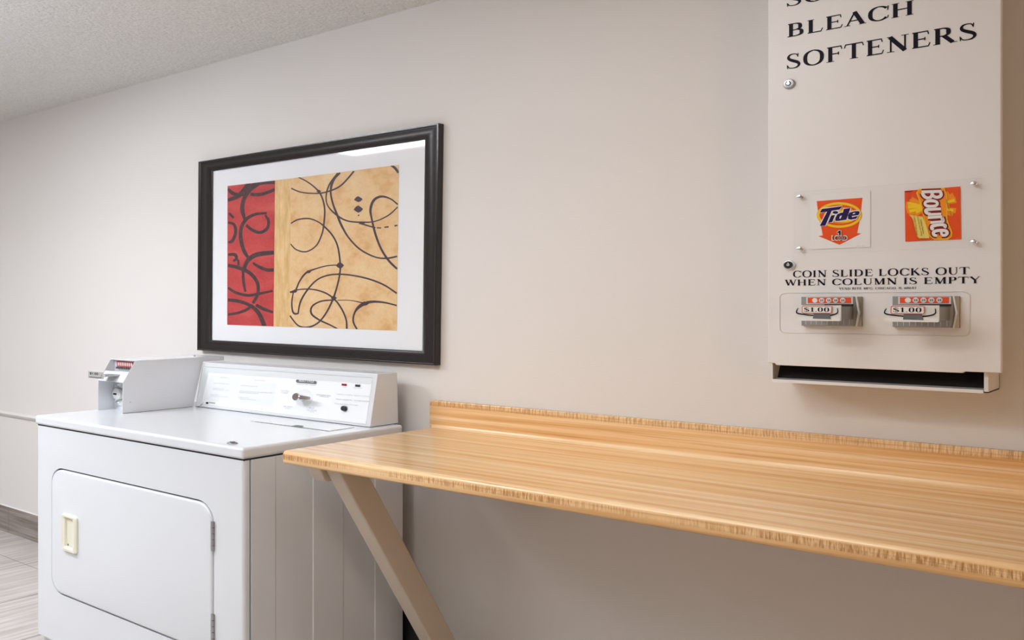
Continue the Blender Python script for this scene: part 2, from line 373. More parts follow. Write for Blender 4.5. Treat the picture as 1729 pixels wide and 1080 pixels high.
    if ch == '1': st(.3); sf(.3, B, .42); dg(.3, .97, .08, .8, .06); return s, .58
    if ch == '6': s.append(arc(.36, .31, .33, .33, 0, 360, n=24)); s.append([(.6, .97, .06), (.3, .84, .1), (.13, .6, .15), (.11, .35, .16)]); return s, .74
    if ch == '4': st(.46); dg(.46, .97, .04, .3, TN); hz(.28, .03, .68); sf(.46, B); return s, .74
    if ch == '7': hz(.95, .06, .66, .09); dg(.64, .95, .3, .0, .14); return s, .7
    if ch == '$':
        r, a = G_('S'); r = [[(x, y*.9+.05, w_) for x, y, w_ in k] for k in r]; r.append([(.38, -.08, .05), (.38, 1.08, .05)]); return r, .8
    return [], .4
def roman(mb, txt, f, x0, x1, z0, z1, mt):
    """fit a line of capitals between x0..x1 and baseline z0 .. cap line z1 (drawing plane)"""
    tot = sum(G_(c)[1] for c in txt) + 0.07*(len(txt)-1); sx = (x1-x0)/tot; sz = z1-z0; x = 0
    for c in txt:
        strokes, adv = G_(c)
        for st in strokes:
            g = lambda a, b, x=x: f(x0+(x+a)*sx, z0+b*sz)
            stroke(mb, st, g, mt, smooth=len(st) > 4, n=3)
        x += adv + 0.07
# built-in sans face, turned into mesh faces
_tc = {}
def sans(mb, txt, f, x0, x1, z0, z1, mt, bold=0.0, shear=0.0):
    key = (txt, bold, shear)
    if key not in _tc:
        cu = bpy.data.curves.new('t', 'FONT'); cu.body = txt; cu.offset = bold; cu.shear = shear; cu.resolution_u = 4
        ob = bpy.data.objects.new('t', cu); COL.objects.link(ob); dg = bpy.context.evaluated_depsgraph_get(); dg.update()
        me = bpy.data.meshes.new_from_object(ob.evaluated_get(dg))
        _tc[key] = ([tuple(v.co) for v in me.vertices], [tuple(p.vertices) for p in me.polygons])
        bpy.data.objects.remove(ob); bpy.data.curves.remove(cu); bpy.data.meshes.remove(me)
    V, F_ = _tc[key]
    if not V: return
    ax, bx = min(v[0] for v in V), max(v[0] for v in V); ay, by = min(v[1] for v in V), max(v[1] for v in V)
    mb.q += 1; e_ = Vector((0, -5e-6*mb.q, 0)); mb.add([Vector((0, 0, 0))+e_+Vector(f(x0+(v[0]-ax)/(bx-ax)*(x1-x0), z0+(v[1]-ay)/(by-ay)*(z1-z0))) for v in V], F_, mt)

# ================================================================== THE ROOM
CEIL = 2.441
XL, XR, YF = -9.2, 2.2, -4.6
b = MB(); b.box((XL-.1, 0, 0), (XR+.1, .1, CEIL), 'wall'); struct(build(b, 'wall_back'))
b = MB(); b.box((XL-.1, YF, 0), (XL, 0, CEIL), 'wall'); struct(build(b, 'wall_left'))
M['tan'] = mat('tan_paint', (0.36, 0.29, 0.235), 0.6)
b = MB(); b.box((XR, YF, 0), (XR+.1, 0, CEIL), 'tan'); struct(build(b, 'wall_right'))
b = MB(); b.box((XL-.1, YF-.1, 0), (XR+.1, YF, CEIL), 'tan'); struct(build(b, 'wall_front'))
b = MB(); b.box((XL-.1, YF-.1, -.1), (XR+.1, .1, 0), 'floor'); struct(build(b, 'floor'))
b = MB(); b.box((XL-.1, YF-.1, CEIL), (XR+.1, .1, CEIL+.1), 'ceil'); struct(build(b, 'ceiling'))
b = MB(); b.box((XL, -.010, 0), (XR, 0, .150), 'skirt'); b.box((XL, -.0075, .150), (XR, 0, .1535), 'paper')
struct(build(b, 'baseboard_back'))
b = MB()                                             # chair rail, rounded top, ending behind the dryer
prof = [(0, .712), (-.008, .7125), (-.016, .709), (-.020, .703), (-.018, .697), (-.010, .690), (-.006, .683), (0, .680)]
b.loft([[(XL, y, z) for y, z in prof], [(-3.2, y, z) for y, z in prof]], 'wall', cap0=True, cap1=True)
struct(build(b, 'trim_1', smooth=True))

# ================================================================== DRYER
LID = .914; XRT = -2.3366; XLT = -3.681; YFR = -.757
dry = thing('dryer', 'white coin-operated dryer standing against the wall left of the wooden counter', 'dryer', (-3.0, -.4, 0))
FY = -.7503                                           # face of the front panel
b = MB()                                              # shell with a pressed rib pattern on the sides
prf = [(-2.3366, -.7235), (-2.3366, -.636), (-2.3392, -.632), (-2.3392, -.487), (-2.3366, -.483), (-2.3366, -.358), (-2.3392, -.354), (-2.3392, -.212), (-2.3366, -.208), (-2.3366, -.075)]
pl = prf + [(-6.0176 - x, y) for x, y in reversed(prf)]
b.prism([(x, y, .02) for x, y in pl], (0, 0, .8545), 'enamel'); build(b, 'cabinet', dry)
b = MB(); b.box((XLT+.02, -.71, 0), (XRT-.02, -.70, .06), 'palegrey')
for sx in (XLT+.08, XRT-.08):
    for sy in (-.66, -.14): b.lathe((sx, sy, 0), (0, 0, 1), [(0, .022), (.02, .022)], 'black', 16)
build(b, 'toe_kick', dry)
# front panel: wraps round the corner, with the door opening cut in it
DX0, DX1, DZ0, DZ1 = -3.5575, -2.4935, .2465, .7265
hole = rrect(DX0, DZ0, DX1, DZ1, .085, .062, 10)
me = bpy.data.meshes.new('front_panel'); bm = bmesh.new()
def edge_loop(pts): 
    vs = [bm.verts.new(p) for p in pts]
    return vs, [bm.edges.new((vs[i], vs[(i+1) % len(vs)])) for i in range(len(vs))]
FX0, FX1 = XLT+.0035, XRT-.0045
r_ = .012
v1, e1 = edge_loop([(FX0+r_, FY, .058), (FX1-r_, FY, .058), (FX1-r_, FY, .8745), (FX0+r_, FY, .8745)])
v2, e2 = edge_loop([(x, FY, z) for x, z in hole])
bmesh.ops.triangle_fill(bm, use_beauty=True, edges=e1+e2)
v3 = [bm.verts.new((v.co.x, FY+.010, v.co.z)) for v in v2]
for i in range(len(v2)): bm.faces.new((v2[i], v2[(i+1) % len(v2)], v3[(i+1) % len(v2)], v3[i]))
for sgn, xe in ((1, FX1), (-1, FX0)):                 # rounded vertical corners and side returns
    pr = [(xe-sgn*r_*(1-math.sin(math.radians(a))), FY+r_*(1-math.cos(math.radians(a)))) for a in range(0, 91, 15)] + [(xe, -.7285)]
    lo = [bm.verts.new((x, y, .058)) for x, y in pr]; hi = [bm.verts.new((x, y, .8745)) for x, y in pr]
    for i in range(len(pr)-1): bm.faces.new((lo[i], lo[i+1], hi[i+1], hi[i]))
bmesh.ops.remove_doubles(bm, verts=bm.verts, dist=1e-5)
bmesh.ops.recalc_face_normals(bm, faces=bm.faces)
cn = Vector((-3, -.5, .5))
bm.to_mesh(me); bm.free()
me.transform(Matrix.Translation(-Vector(dry['_w']))); me.materials.append(M['enamel'])
fp = bpy.data.objects.new('front_panel', me); COL.objects.link(fp); fp.parent = dry; WLOC['front_panel'] = tuple(dry['_w'])
for p in me.polygons: p.use_smooth = True
e = fp.modifiers.new('split', 'EDGE_SPLIT'); e.split_angle = math.radians(30)
b = MB()                                              # dark sheet standing in for the shade inside the door gap
b.prism([(x, FY+.009, z) for x, z in rrect(DX0-.004, DZ0-.004, DX1+.004, DZ1+.004, .088, .065, 10)], (0, .004, 0), 'gap'); build(b, 'door_gap_shade', dry)
# door with rounded border
def ring(x0, z0, x1, z1, rx, rz, y): return [(x, y, z) for x, z in rrect(x0, z0, x1, z1, rx, rz, 10)]
b = MB(); g = .0055
rs = []
for ins, y in ((0, FY+.008), (0, FY+.001), (.0015, FY-.002), (.005, FY-.004), (.012, FY-.005)):
    rs.append(ring(DX0+g+ins, DZ0+.0055+ins*.7, DX1-g-ins, DZ1-.0055-ins*.7, .083-ins*.8, .060-ins*.8, y))
b.loft(rs, 'enamel', cap1=True, cap0=True); door = build(b, 'door', dry, smooth=True)
b = MB()                                              # recessed cream pull
yf = FY-.005
h0, h1 = Py(103.7, 866.7, yf-.008), Py(128.3, 938, yf-.008)
hx0, hx1, hz0, hz1 = h0.x, h1.x, h1.z+.004, h0.z+.002
o_, i_ = (hx0, hz0, hx1, hz1), (hx0+.026, hz0+.014, hx1-.024, hz1-.012)
rs = [ring(*o_, .012, .009, yf+.001), ring(*o_, .012, .009, yf-.006), ring(o_[0]+.006, o_[1]+.003, o_[2]-.006, o_[3]-.003, .010, .007, yf-.011),
      ring(i_[0]-.006, i_[1]-.003, i_[2]+.006, i_[3]+.003, .010, .008, yf-.011), ring(*i_, .009, .007, yf-.008), ring(i_[0]+.003, i_[1]+.002, i_[2]-.003, i_[3]-.002, .008, .006, yf-.0008)]
b.loft(rs, 'cream', cap1=True)
b.lathe((i_[0]+.012, yf-.001, i_[1]+.010), (0, -1, 0), [(0, .004), (.0015, .0035)], 'midgrey', 12)
build(b, 'door_handle', door, smooth=True)
for zc_ in (.623, .333):                              # knuckle hinges on the right edge of the door
    b = MB(); b.box((-2.503, FY-.0055, zc_-.046), (-2.4945, FY-.001, zc_+.046), 'steel')
    for k in range(5): b.lathe((-2.4925, FY-.004, zc_-.046+k*.0188), (0, 0, 1), [(0, .0045), (.0172, .0045)], 'steel', 14)
    build(b, 'hinge', dry)
# lid
b = MB(); b.box((XLT, YFR, .8785), (XRT, -.072, LID), 'enamel')
lid = build(b, 'lid', dry, bevel=.010, seg=4)
b = MB(); b.box((XLT+.008, YFR+.009, .8735), (XRT-.006, -.08, .879), 'gap'); build(b, 'lid_seam', dry)
# lint flap on the lid
b = MB(); fx0, fx1, fy0, fy1 = -2.86, -2.4145, -.349, -.238
b.box((fx0, fy0, LID-.001), (fx1, fy1, LID+.0022), 'enamel')
b.box((fx0+.03, fy0-.0035, LID-.0005), (fx1, fy0-.0002, LID+.0004), 'gap')
gx = Pz(500, 721, LID).x
b.prism([(gx-.03, fy0-.002, LID+.0005), (gx+.03, fy0-.002, LID+.0005), (gx+.02, fy0+.012, LID+.004), (gx-.02, fy0+.012, LID+.004)], (0, 0, .001), 'midgrey')
build(b, 'lint_flap', dry)
b = MB(); p = Pz(392.5, 748.5, LID)                   # lid lock plug
b.lathe((p.x, p.y, LID-.001), (0, 0, 1), [(0, .0145), (.003, .0145), (.005, .012), (.005, .008), (.0045, .008)], 'steel', 24, sx=1.4)
b.lathe((p.x, p.y, LID), (0, 0, 1), [(0, .008), (.0062, .007)], 'midgrey', 18, sx=1.4); build(b, 'lid_lock', dry)
# console
CX0, CX1 = -3.4465, -2.3729
YB, YT, ZT = -.2005, -.1633, 1.1012
b = MB(); sec = [(YB, LID+.0015), (YT, ZT), (-.066, ZT), (-.060, LID+.0015)]
b.prism([(CX0, y, z) for y, z in sec], (CX1-CX0, 0, 0), 'enamel'); con = build(b, 'console', dry, bevel=.0022, seg=2)
b = MB(); b.box((CX0+.003, YB+.003, LID-.001), (CX1-.002, -.064, LID+.0016), 'gap'); build(b, 'console_seam', dry)
U = Vector((0, YT-YB, ZT-LID-.0015)).normalized(); NV = Vector((0, -U.z, U.y)); C0 = Vector((0, YB, LID+.0015))
def con_f(off):
    def f(zx, zy):                                    # measured on the enlarged view of the console
        r = ray(320+zx/4.55, 590+zy/4.55); o0 = Vector((0, -CD, CH)); t = (C0-o0).dot(NV)/r.dot(NV); return o0+r*t+NV*off
    return f
f0 = con_f(.0008)
b = MB()                                              # raised face plate with border and printed fields
b.prism([f0(*p) for p in ((108, 134), (1407, 219), (1357, 577), (62, 426))], -NV*.0006, 'panel')
f1 = con_f(.0012); f2 = con_f(.0018); f3 = con_f(.0024)
poly(b, [(116, 138), (1404, 222), (1398, 266), (148, 177), (108, 178)], f1, 'palegrey')
poly(b, [(116, 138), (148, 177), (92, 418), (66, 424)], f2, 'palegrey')
stroke(b, [(120, 132, 3.5), (1404, 217, 3.5)], f2, 'greytext', False)
stroke(b, [(92, 420, 2.2), (1355, 573, 2.2)], f2, 'greytext', False); stroke(b, [(1357, 573, 2), (1361, 550, 2)], f2, 'greytext', False)
for q in ([(168, 196), (378, 228), (352, 414), (112, 388)], [(402, 236), (672, 262), (636, 440), (362, 408)]):
    poly(b, q, f1, 'lightgrey')
stroke(b, [(52, 440, 3), (96, 428, 3), (108, 404, 3)], f2, 'greytext', False)
stroke(b, [(84, 428, 4), (100, 418, 4)], f2, 'midgrey', False)
panel = build(b, 'control_panel', con)
def dir_f(x0, y0, x1, y1, off):                       # text frame laid along a sloping line of the enlarged view
    ff = con_f(off); dx, dy = x1-x0, y1-y0; l = math.hypot(dx, dy); lean = -.28
    return (lambda a, h: ff(x0+dx*a/l - h*lean*0.6, y0+dy*a/l - h)), l
b = MB()
def ct(txt, x0, y0, x1, y1, hgt, mt='greytext', bold=0.0, off=.0022):
    f, l = dir_f(x0, y0, x1, y1, off); q = MB(); sans(q, txt, f, 0, l, 0, hgt, mt, bold); build(q, 'lettering', con)
poly(b, rrect(0, 0, 1, 1, .06, .45, 6) and [(820+ (x)*160, 229+x*13+y*24) for x, y in rrect(0, 0, 1, 1, .07, .48, 6)], f2, 'midgrey'); build(b, 'title_bar', con)
ct('SELECT CYCLE', 843, 244, 958, 254, 14, 'white', .02, .0026)
ct('TEMPERATURE / FABRIC', 818, 266, 973, 278, 8)
ct('COTTON', 704, 320, 766, 326, 10); ct('STURDY', 706, 334, 762, 340, 9)
ct('PERMANENT PRESS', 978, 350, 1088, 361, 10); ct('MEDIUM', 1002, 363, 1072, 370, 8)
ct('AIR ONLY', 722, 440, 796, 446, 10); ct('NO HEAT', 736, 452, 776, 457, 7)
ct('KNIT', 922, 452, 962, 456, 9); ct('DELICATE', 905, 468, 980, 475, 10); ct('LOW', 926, 480, 962, 484, 6)
ct('ON', 1180, 291, 1206, 293, 6); ct('END CYCLE', 1262, 296, 1326, 301, 7)
ct('INSERT COINS, SELECT CYCLE', 1135, 347, 1385, 366, 9); ct('PUSH SLIDE IN.  CLOSE DOOR', 1130, 385, 1385, 403, 9)
ct('PUSH BUTTON TO START', 1118, 418, 1300, 434, 8)
ct('KENMORE', 152, 410, 200, 417, 9, 'midgrey', .02)
b = MB(); poly(b, [(130, 402), (148, 404), (146, 418), (128, 416)], f2, 'ink'); build(b, 'emblem', con)
ct('DRYING', 240, 216, 300, 220, 7)
for k, (x0, y0, x1, y1, tx) in enumerate([(186, 260, 312, 268, 'SORT CLOTHES BY FABRIC'), (182, 298, 268, 303, 'CLEAN LINT'), (182, 308, 306, 318, 'SCREEN BEFORE LOAD'), (166, 347, 230, 351, 'DO NOT'), (162, 357, 302, 368, 'OVERLOAD THE DRYER'),
        (396, 278, 524, 288, 'LOAD CLOTHES AND CLOSE'), (386, 322, 642, 337, 'SET CYCLE SELECTOR FOR THE FABRIC BEING DRIED'), (384, 333, 530, 341, 'INSERT COINS IN SLIDE'), (380, 369, 466, 375, 'PUSH START'), (392, 381, 514, 391, 'REMOVE WHEN DONE')]):
    ct(tx, x0, y0, x1, y1, 6)
ct('OPERATING', 498, 238, 584, 243, 8)
def con_cyl(name, zx, zy, rad, prof_mats, parent, sx=1.35):
    base = con_f(0)(zx, zy); b = MB()
    for prof, mt in prof_mats: b.lathe(base, NV, prof, mt, 28, sx=sx)
    return build(b, name, parent, smooth=True)
base = con_f(0)(880, 372)
b = MB(); b.lathe(base, NV, [(0, .034), (.002, .033)], 'lightgrey', 36, sx=1.5)
b.lathe(base, NV, [(.002, .013), (.022, .0125), (.030, .0150), (.040, .0150), (.0425, .013), (.0425, .0075)], 'chrome', 32, sx=1.4)
b.lathe(base+NV*.041, NV, [(0, .0075), (.001, .0075)], 'midgrey', 20, sx=1.4)
k0 = base+NV*.028; ax = Vector((1, 0, 0)); 
def lev(x, hw, n0, n1): return [k0+ax*x+U*hw+NV*n0, k0+ax*x-U*hw+NV*n0, k0+ax*x-U*hw+NV*n1, k0+ax*x+U*hw+NV*n1]
b.loft([lev(.0, .0095, 0, .012), lev(.045, .0065, 0, .010), lev(.072, .0055, 0, .008), lev(.076, .003, .001, .006)], 'chrome', cap0=True, cap1=True)
build(b, 'cycle_knob', con, smooth=True)
b = MB(); b.prism([f1(*p) for p in ((1174, 261), (1210, 264), (1208, 279), (1172, 276))], NV*.0015, 'red'); build(b, 'indicator_light', con)['label'] = 'red indicator light'
b = MB(); b.prism([f1(*p) for p in ((1278, 268), (1315, 271), (1313, 287), (1276, 284))], NV*.0015, 'black'); build(b, 'indicator_light', con)['label'] = 'dark indicator light'
con_cyl('start_button', 1196, 453, 0, [([(0, .011), (.003, .0108), (.003, .009)], 'steel'), ([(.002, .0088), (.012, .0085), (.0135, .007)], 'black')], con)
b = MB(); b.lathe((CX1-.001, -.1790, 1.004), (1, 0, 0), [(0, .003), (.002, .0025)], 'greytext', 12); build(b, 'screw', con)
# coin meter case standing on the lid
KX0, KX1 = -3.645, -3.4505
b = MB()
side = [(-.522, LID), (-.520, 1.038), (-.467, 1.1215), (-.056, 1.1215), (-.056, 1.1035), (-.1600, 1.1035), (-.2080, LID)]
for x in (KX0, KX1-.0025): b.prism([(x, y, z) for y, z in side], (.0025, 0, 0), 'enamel')
b.box((KX0, -.467, 1.1195), (KX1+.0004, -.0555, 1.122), 'enamel')
YI = Px(194, 655, KX0+.0025).y                          # inner plate
b.box((KX0, YI, LID), (KX1-.001, YI+.003, 1.05), 'enamel'); b.box((KX0, YI-.001, LID), (KX1-.001, -.21, LID+.002), 'enamel')
b.prism([(KX0, -.5195, 1.0365), (KX0, -.5195, 1.0390), (KX0, -.4905, 1.0755), (KX0, -.4880, 1.0745)], (KX1-KX0-.001, 0, 0), 'enamel')
b.prism([(KX0, -.52, 1.036), (KX0, -.52, 1.038), (KX0, YI, 1.052), (KX0, YI, 1.050)], (KX1-KX0-.001, 0, 0), 'enamel')
b.box((KX0, -.452, 1.060), (KX1-.001, -.449, 1.1195), 'enamel')
cb = build(b, 'coin_meter', dry); 
b = MB()
ka, kb = Py(195.0, 660, YI).x, Py(208.0, 660, YI).x
kb = min(kb, KX1-.004)
for z0_, z1_ in ((.930, .952), (1.004, 1.030)):
    b.box((ka, YI-.004, z0_), (kb, YI, z1_), 'palegrey'); b.lathe((ka*.62+kb*.38, YI-.004, (z0_+z1_)/2), (0, -1, 0), [(0, .008), (.005, .006)], 'chrome', 16, sx=1.6)
kc = ka*.45+kb*.55
b.lathe((kc, YI-.001, .978), (0, -1, 0), [(0, .024), (.014, .024), (.016, .021)], 'plate', 28, sx=1.35)
b.box((kc-.018, YI-.0185, .975), (kc+.006, YI-.0165, .982), 'ink')
build(b, 'lock_plate', cb, smooth=True)
b = MB(); yl = -.4535                                 # coin chute label and teeth
lzt, lzb = Py(212, 610.5, yl).z, Py(212, 619, yl).z; lxa, lxb = Py(197.5, 612, yl).x, Py(225, 612, yl).x; lw_ = (lxb-lxa)/8.6
b.box((lxa, yl-.001, lzb), (lxb, yl+.001, lzt), 'labelred')
for k in range(8):
    x = lxa+.008+k*lw_; fz = lambda a, c: (a, yl-.0018, c); poly(b, ell(x+lw_*.4, (lzt+lzb)/2, lw_*.30, (lzt-lzb)*.42, 16), fz, 'paper')
    b.box((x+.001, yl-.010, lzb-.009), (x+lw_*.55, yl-.001, lzb-.001), 'midgrey')
build(b, 'coin_label', cb)
b = MB()                                              # pushed-out coin slide with price tag
b.box((-3.59, -.568, 1.060), (-3.51, yl, 1.0655), 'steel'); b.box((-3.595, -.572, 1.056), (-3.505, -.566, 1.069), 'chrome')
b.box((-3.62, -.5745, 1.052), (-3.505, -.5715, 1.0785), 'tag')
fz = lambda a, c: (a, -.5752, c)
sans(b, '$1.00', fz, -3.607, -3.540, 1.065, 1.0755, 'ink', .01)
stroke(b, [(-3.612, 1.056, .0022), (-3.53, 1.056, .0022), (-3.516, 1.0565, .0022), (-3.514, 1.070, .0022)], fz, 'ink', False)
build(b, 'coin_slide', cb)
b = MB(); b.lathe((-3.567, -.13, 1.1218), (0, 0, 1), [(0, .009), (.003, .008)], 'steel', 16); build(b, 'screw', cb); b = MB()
b.lathe((KX1, -.49, .957), (1, 0, 0), [(0, .0018), (.001, .0015)], 'midgrey', 10); build(b, 'screw', cb)
b = MB(); b.box((KX1-.003, -.52, LID-.0005), (KX1+.001, -.212, LID+.0012), 'midgrey'); build(b, 'gasket', cb)

# ================================================================== FRAMED PICTURE
pic = thing('framed_picture', 'dark framed abstract print hanging on the wall above the dryer', 'picture', (-2.95, 0, 1.566))
TL = Vector((-3.6885, 0, 1.9990)); TR = Vector((-2.2040, 0, 1.9945)); BL = Vector((-3.6985, 0, 1.1395)); BR = Vector((-2.2200, 0, 1.1300))
def pf(s, t, y):                                       # s across, t up inside the slightly crooked frame (metres from the lower left corner)
    a, c = s/1.481, t/.862
    q = BL*(1-a)*(1-c)+BR*a*(1-c)+TL*(1-a)*c+TR*a*c; return Vector((q.x, y, q.z))
def prect(ix, iz, y): return [pf(ix, iz, y), pf(1.481-ix, iz, y), pf(1.481-ix, .862-iz, y), pf(ix, .862-iz, y)]
WX, WZ = .084, .048
b = MB(); fr = [(0, -.001), (0, -.0262), (.015, -.0275), (.10, -.0275), (.135, -.0262), (.165, -.0225), (.30, -.0205), (.52, -.0195), (.75, -.0165), (.93, -.0125), (.97, -.0105), (1.0, -.0075)]
b.loft([prect(WX*a, WZ*a, y) for a, y in fr], 'frame'); build(b, 'frame', pic, smooth=True)
b = MB(); b.prism(prect(WX-.012, WZ-.008, -.004), (0, .003, 0), 'mat'); matb = build(b, 'mat_board', pic)
def art(off):
    def f(ax_, ay_): return Py(370+ax_/3.6, 270+ay_/3.6, -.0045-off)
    return f
A0, A1, A2 = art(.0004), art(.0009), art(.0013)
b = MB()
poly(b, [(51, 158), (340, 124), (331, 1011), (49, 1001)], A0, 'pred')
poly(b, [(340, 124), (437, 112), (428, 1014), (331, 1011)], A0, 'pgold')
poly(b, [(437, 112), (1092, 29), (1080, 1037), (428, 1014)], A0, 'pcream')
red_lines = [
 ([(52, 245, 22), (110, 222, 30), (150, 185, 34), (185, 135, 30)]), ([(54, 175, 20), (80, 200, 26), (125, 213, 24), (160, 200, 22)]),
 ([(235, 140, 40), (185, 180, 36), (150, 240, 26), (140, 300, 30), (155, 360, 20)]), ([(190, 208, 22), (245, 210, 24), (300, 195, 22), (338, 178, 22)]), ([(215, 150, 20), (260, 140, 22), (338, 136, 22)]),
 ([(290, 322, 16), (220, 330, 20), (165, 360, 24), (135, 410, 24), (132, 480, 26), (150, 550, 26), (180, 598, 20)]),
 ([(165, 395, 18), (200, 425, 22), (250, 440, 22), (292, 415, 22), (300, 370, 20), (280, 335, 14)]),
 ([(54, 380, 16), (90, 392, 20), (100, 440, 22), (80, 490, 22), (54, 500, 16)]), ([(60, 322, 16), (88, 352, 16)]),
 ([(152, 660, 24), (175, 610, 30), (230, 575, 34), (333, 562, 28)]), ([(205, 625, 16), (245, 650, 22), (290, 668, 24), (333, 668, 24)]),
 ([(54, 575, 18), (95, 575, 24), (105, 600, 20), (85, 615, 16)]), ([(54, 640, 24), (120, 655, 26), (190, 690, 26), (232, 745, 24), (235, 810, 22), (205, 870, 20)]), ([(115, 605, 14), (118, 640, 16)]),
 ([(145, 672, 18), (148, 740, 20), (160, 800, 16)]), ([(54, 775, 18), (100, 805, 20), (170, 822, 20), (230, 815, 20), (325, 795, 14)]),
 ([(54, 850, 24), (120, 858, 24), (190, 885, 24), (240, 930, 30), (275, 1008, 30)]), ([(54, 938, 18), (110, 930, 18), (165, 910, 20), (205, 880, 18)]), ([(225, 880, 22), (270, 905, 24), (328, 925, 16)])]
for L_ in red_lines: clipped_stroke(b, [(x, y, w_*.85) for x, y, w_ in L_], A1, 'pbrush', [(51, 158), (340, 124), (331, 1011), (49, 1001)])
cream = [
 ([(438, 172, 7), (500, 196, 7), (590, 203, 7), (660, 192, 8), (740, 155, 9), (820, 68, 9)]),
 ([(480, 104, 6), (540, 135, 7), (600, 185, 8), (630, 240, 9), (642, 310, 9), (636, 395, 9)]),
 ([(735, 78, 9), (695, 120, 14), (678, 190, 10), (690, 260, 10), (718, 335, 12), (745, 400, 12), (790, 475, 9), (860, 545, 9), (950, 590, 8), (1020, 597, 9), (1082, 585, 9)]),
 ([(722, 80, 10), (670, 150, 9), (650, 220, 7), (662, 280, 7), (715, 335, 9), (780, 370, 8), (870, 378, 8), (950, 372, 6), (1030, 335, 7), (1086, 285, 6)]),
 ([(436, 385, 7), (480, 362, 8), (545, 356, 8), (600, 375, 7), (640, 405, 9), (690, 460, 9), (722, 530, 9), (736, 636, 9), (732, 700, 9), (715, 775, 9), (690, 850, 10), (650, 930, 9), (600, 990, 9), (540, 1016, 9), (480, 1005, 8), (430, 945, 7)]),
 ([(636, 395, 9), (625, 450, 8), (590, 520, 7), (530, 557, 7), (470, 545, 7), (434, 510, 6)]),
 ([(1086, 270, 8), (1040, 235, 8), (985, 222, 12), (940, 245, 14), (920, 300, 13), (928, 360, 10), (950, 450, 12), (985, 540, 11), (1030, 610, 12), (1082, 662, 10)]),
 ([(850, 382, 10), (900, 398, 8), (950, 412, 8)]), ([(958, 412, 6), (985, 413, 7)]), ([(1005, 409, 8), (1030, 406, 8)]), ([(1066, 400, 8), (1084, 397, 7)]),
 ([(1044, 32, 10), (1070, 50, 14), (1090, 78, 12)]),
 ([(736, 638, 6), (660, 642, 6), (590, 660, 7), (530, 685, 10), (490, 735, 8), (462, 795, 9), (430, 803, 8)]),
 ([(480, 935, 7), (495, 860, 9), (540, 785, 9), (600, 725, 8), (680, 697, 8), (780, 697, 8), (900, 720, 9), (1000, 758, 9), (1080, 810, 9)]),
 ([(430, 803, 7), (480, 788, 6), (560, 785, 7), (640, 805, 8), (700, 845, 9), (745, 905, 9), (772, 970, 9), (776, 1025, 10)]),
 ([(452, 800, 6), (442, 860, 7), (446, 915, 9), (460, 934, 10), (480, 932, 8)]),
 ([(700, 850, 8), (620, 858, 8), (565, 890, 9), (562, 935, 10), (610, 972, 9), (670, 1000, 8), (720, 1026, 7)]),
 ([(720, 852, 4), (800, 853, 4), (880, 870, 7)]), ([(1080, 884, 8), (1000, 865, 9), (920, 862, 14), (860, 885, 18), (825, 925, 10), (815, 980, 9), (838, 1028, 9)])]
for L_ in cream: clipped_stroke(b, [(x, y, w_*1.12) for x, y, w_ in L_], A1, 'pline', [(434, 112), (1092, 29), (1080, 1037), (426, 1014)])
for cx, cy, rx, ry in ((846, 238, 26, 18), (846, 298, 28, 22), (735, 640, 24, 20), (543, 679, 16, 9), (460, 797, 16, 10), (697, 838, 18, 14), (868, 383, 18, 9), (885, 872, 26, 13), (606, 190, 14, 10), (732, 694, 12, 9), (848, 336, 6, 5)):
    q = [(cx-rx, cy+3), (cx-rx*.5, cy-ry*.7), (cx, cy-ry), (cx+rx*.7, cy-ry*.4), (cx+rx, cy), (cx+rx*.5, cy+ry*.7), (cx, cy+ry), (cx-rx*.6, cy+ry*.6)]
    poly(b, q, A2, 'pline')
build(b, 'art_print', pic)
b = MB(); b.prism(prect(WX-.004, WZ-.003, -.0082), (0, .0006, 0), 'glass'); build(b, 'glass_pane', pic)

# ================================================================== COUNTER
cnt = thing('folding_counter', 'long wood-patterned laminate counter fixed along the wall right of the dryer', 'counter', (-1.0, -.34, .866))
b = MB(); TX0, TX1 = -2.2440, .45
prof = [(-.001, .8665), (-.672, .8665), (-.6755, .8670), (-.6795, .8700), (-.681, .874), (-.681, .896), (-.6795, .9015), (-.6755, .9055), (-.670, .9068), (-.662, .9068), (-.034, .9068), (-.028, .9080), (-.0235, .9112), (-.0212, .9165), (-.001, .9165)]
rng = [[(x, y if i in (0, 11) else y, z) for i, (y, z) in enumerate(prof)] for x in (TX0+.004, TX1)]
def inset(x, k): return [(x, y+(k if y < -.3 else 0), z+(k if z < .88 else -k if z > .9 else 0)) for y, z in prof]
b.loft([inset(TX0, .004), inset(TX0+.0012, .0012), inset(TX0+.004, 0), inset(TX1, 0)], 'wood', cap0=True, cap1=True)
build(b, 'countertop', cnt, smooth=True)
b = MB(); SX0 = -2.2560; zt = 1.0035
pr = [(SX0, .9000), (SX0, zt-.012), (SX0+.003, zt-.005), (SX0+.009, zt-.001), (SX0+.016, zt), (TX1, zt+.002), (TX1, .9000)]
b.prism([(x, -.0205, z) for x, z in pr], (0, .0197, 0), 'wood'); build(b, 'backsplash', cnt, bevel=.0035, seg=3)
br = thing('counter_brace', 'beige painted diagonal wooden brace under the left end of the counter', 'brace', (-2.07, -.3, .2))
BX = -2.03; BW = .062
a0, a1 = Px(574, 800, BX), Px(724, 1075.6, BX); d = (a1-a0).normalized()
c0, c1 = Px(630.5, 811.6, BX), Px(768, 1080, BX)
t0 = (a0.z-.864)/(-d.z); P0 = a0-d*(-t0) if False else a0+d*((.866-a0.z)/d.z); P1 = a0+d*((-a0.y)/d.y)
dd = (c1-c0).normalized(); dd = d; nrm = Vector((0, -d.z, d.y)); th = abs((c0-a0).dot(nrm)); th2 = abs((c1-a0).dot(nrm)); th = (th+th2)/2
if nrm.y < 0: nrm = -nrm
q0, q1 = a0+nrm*th, None
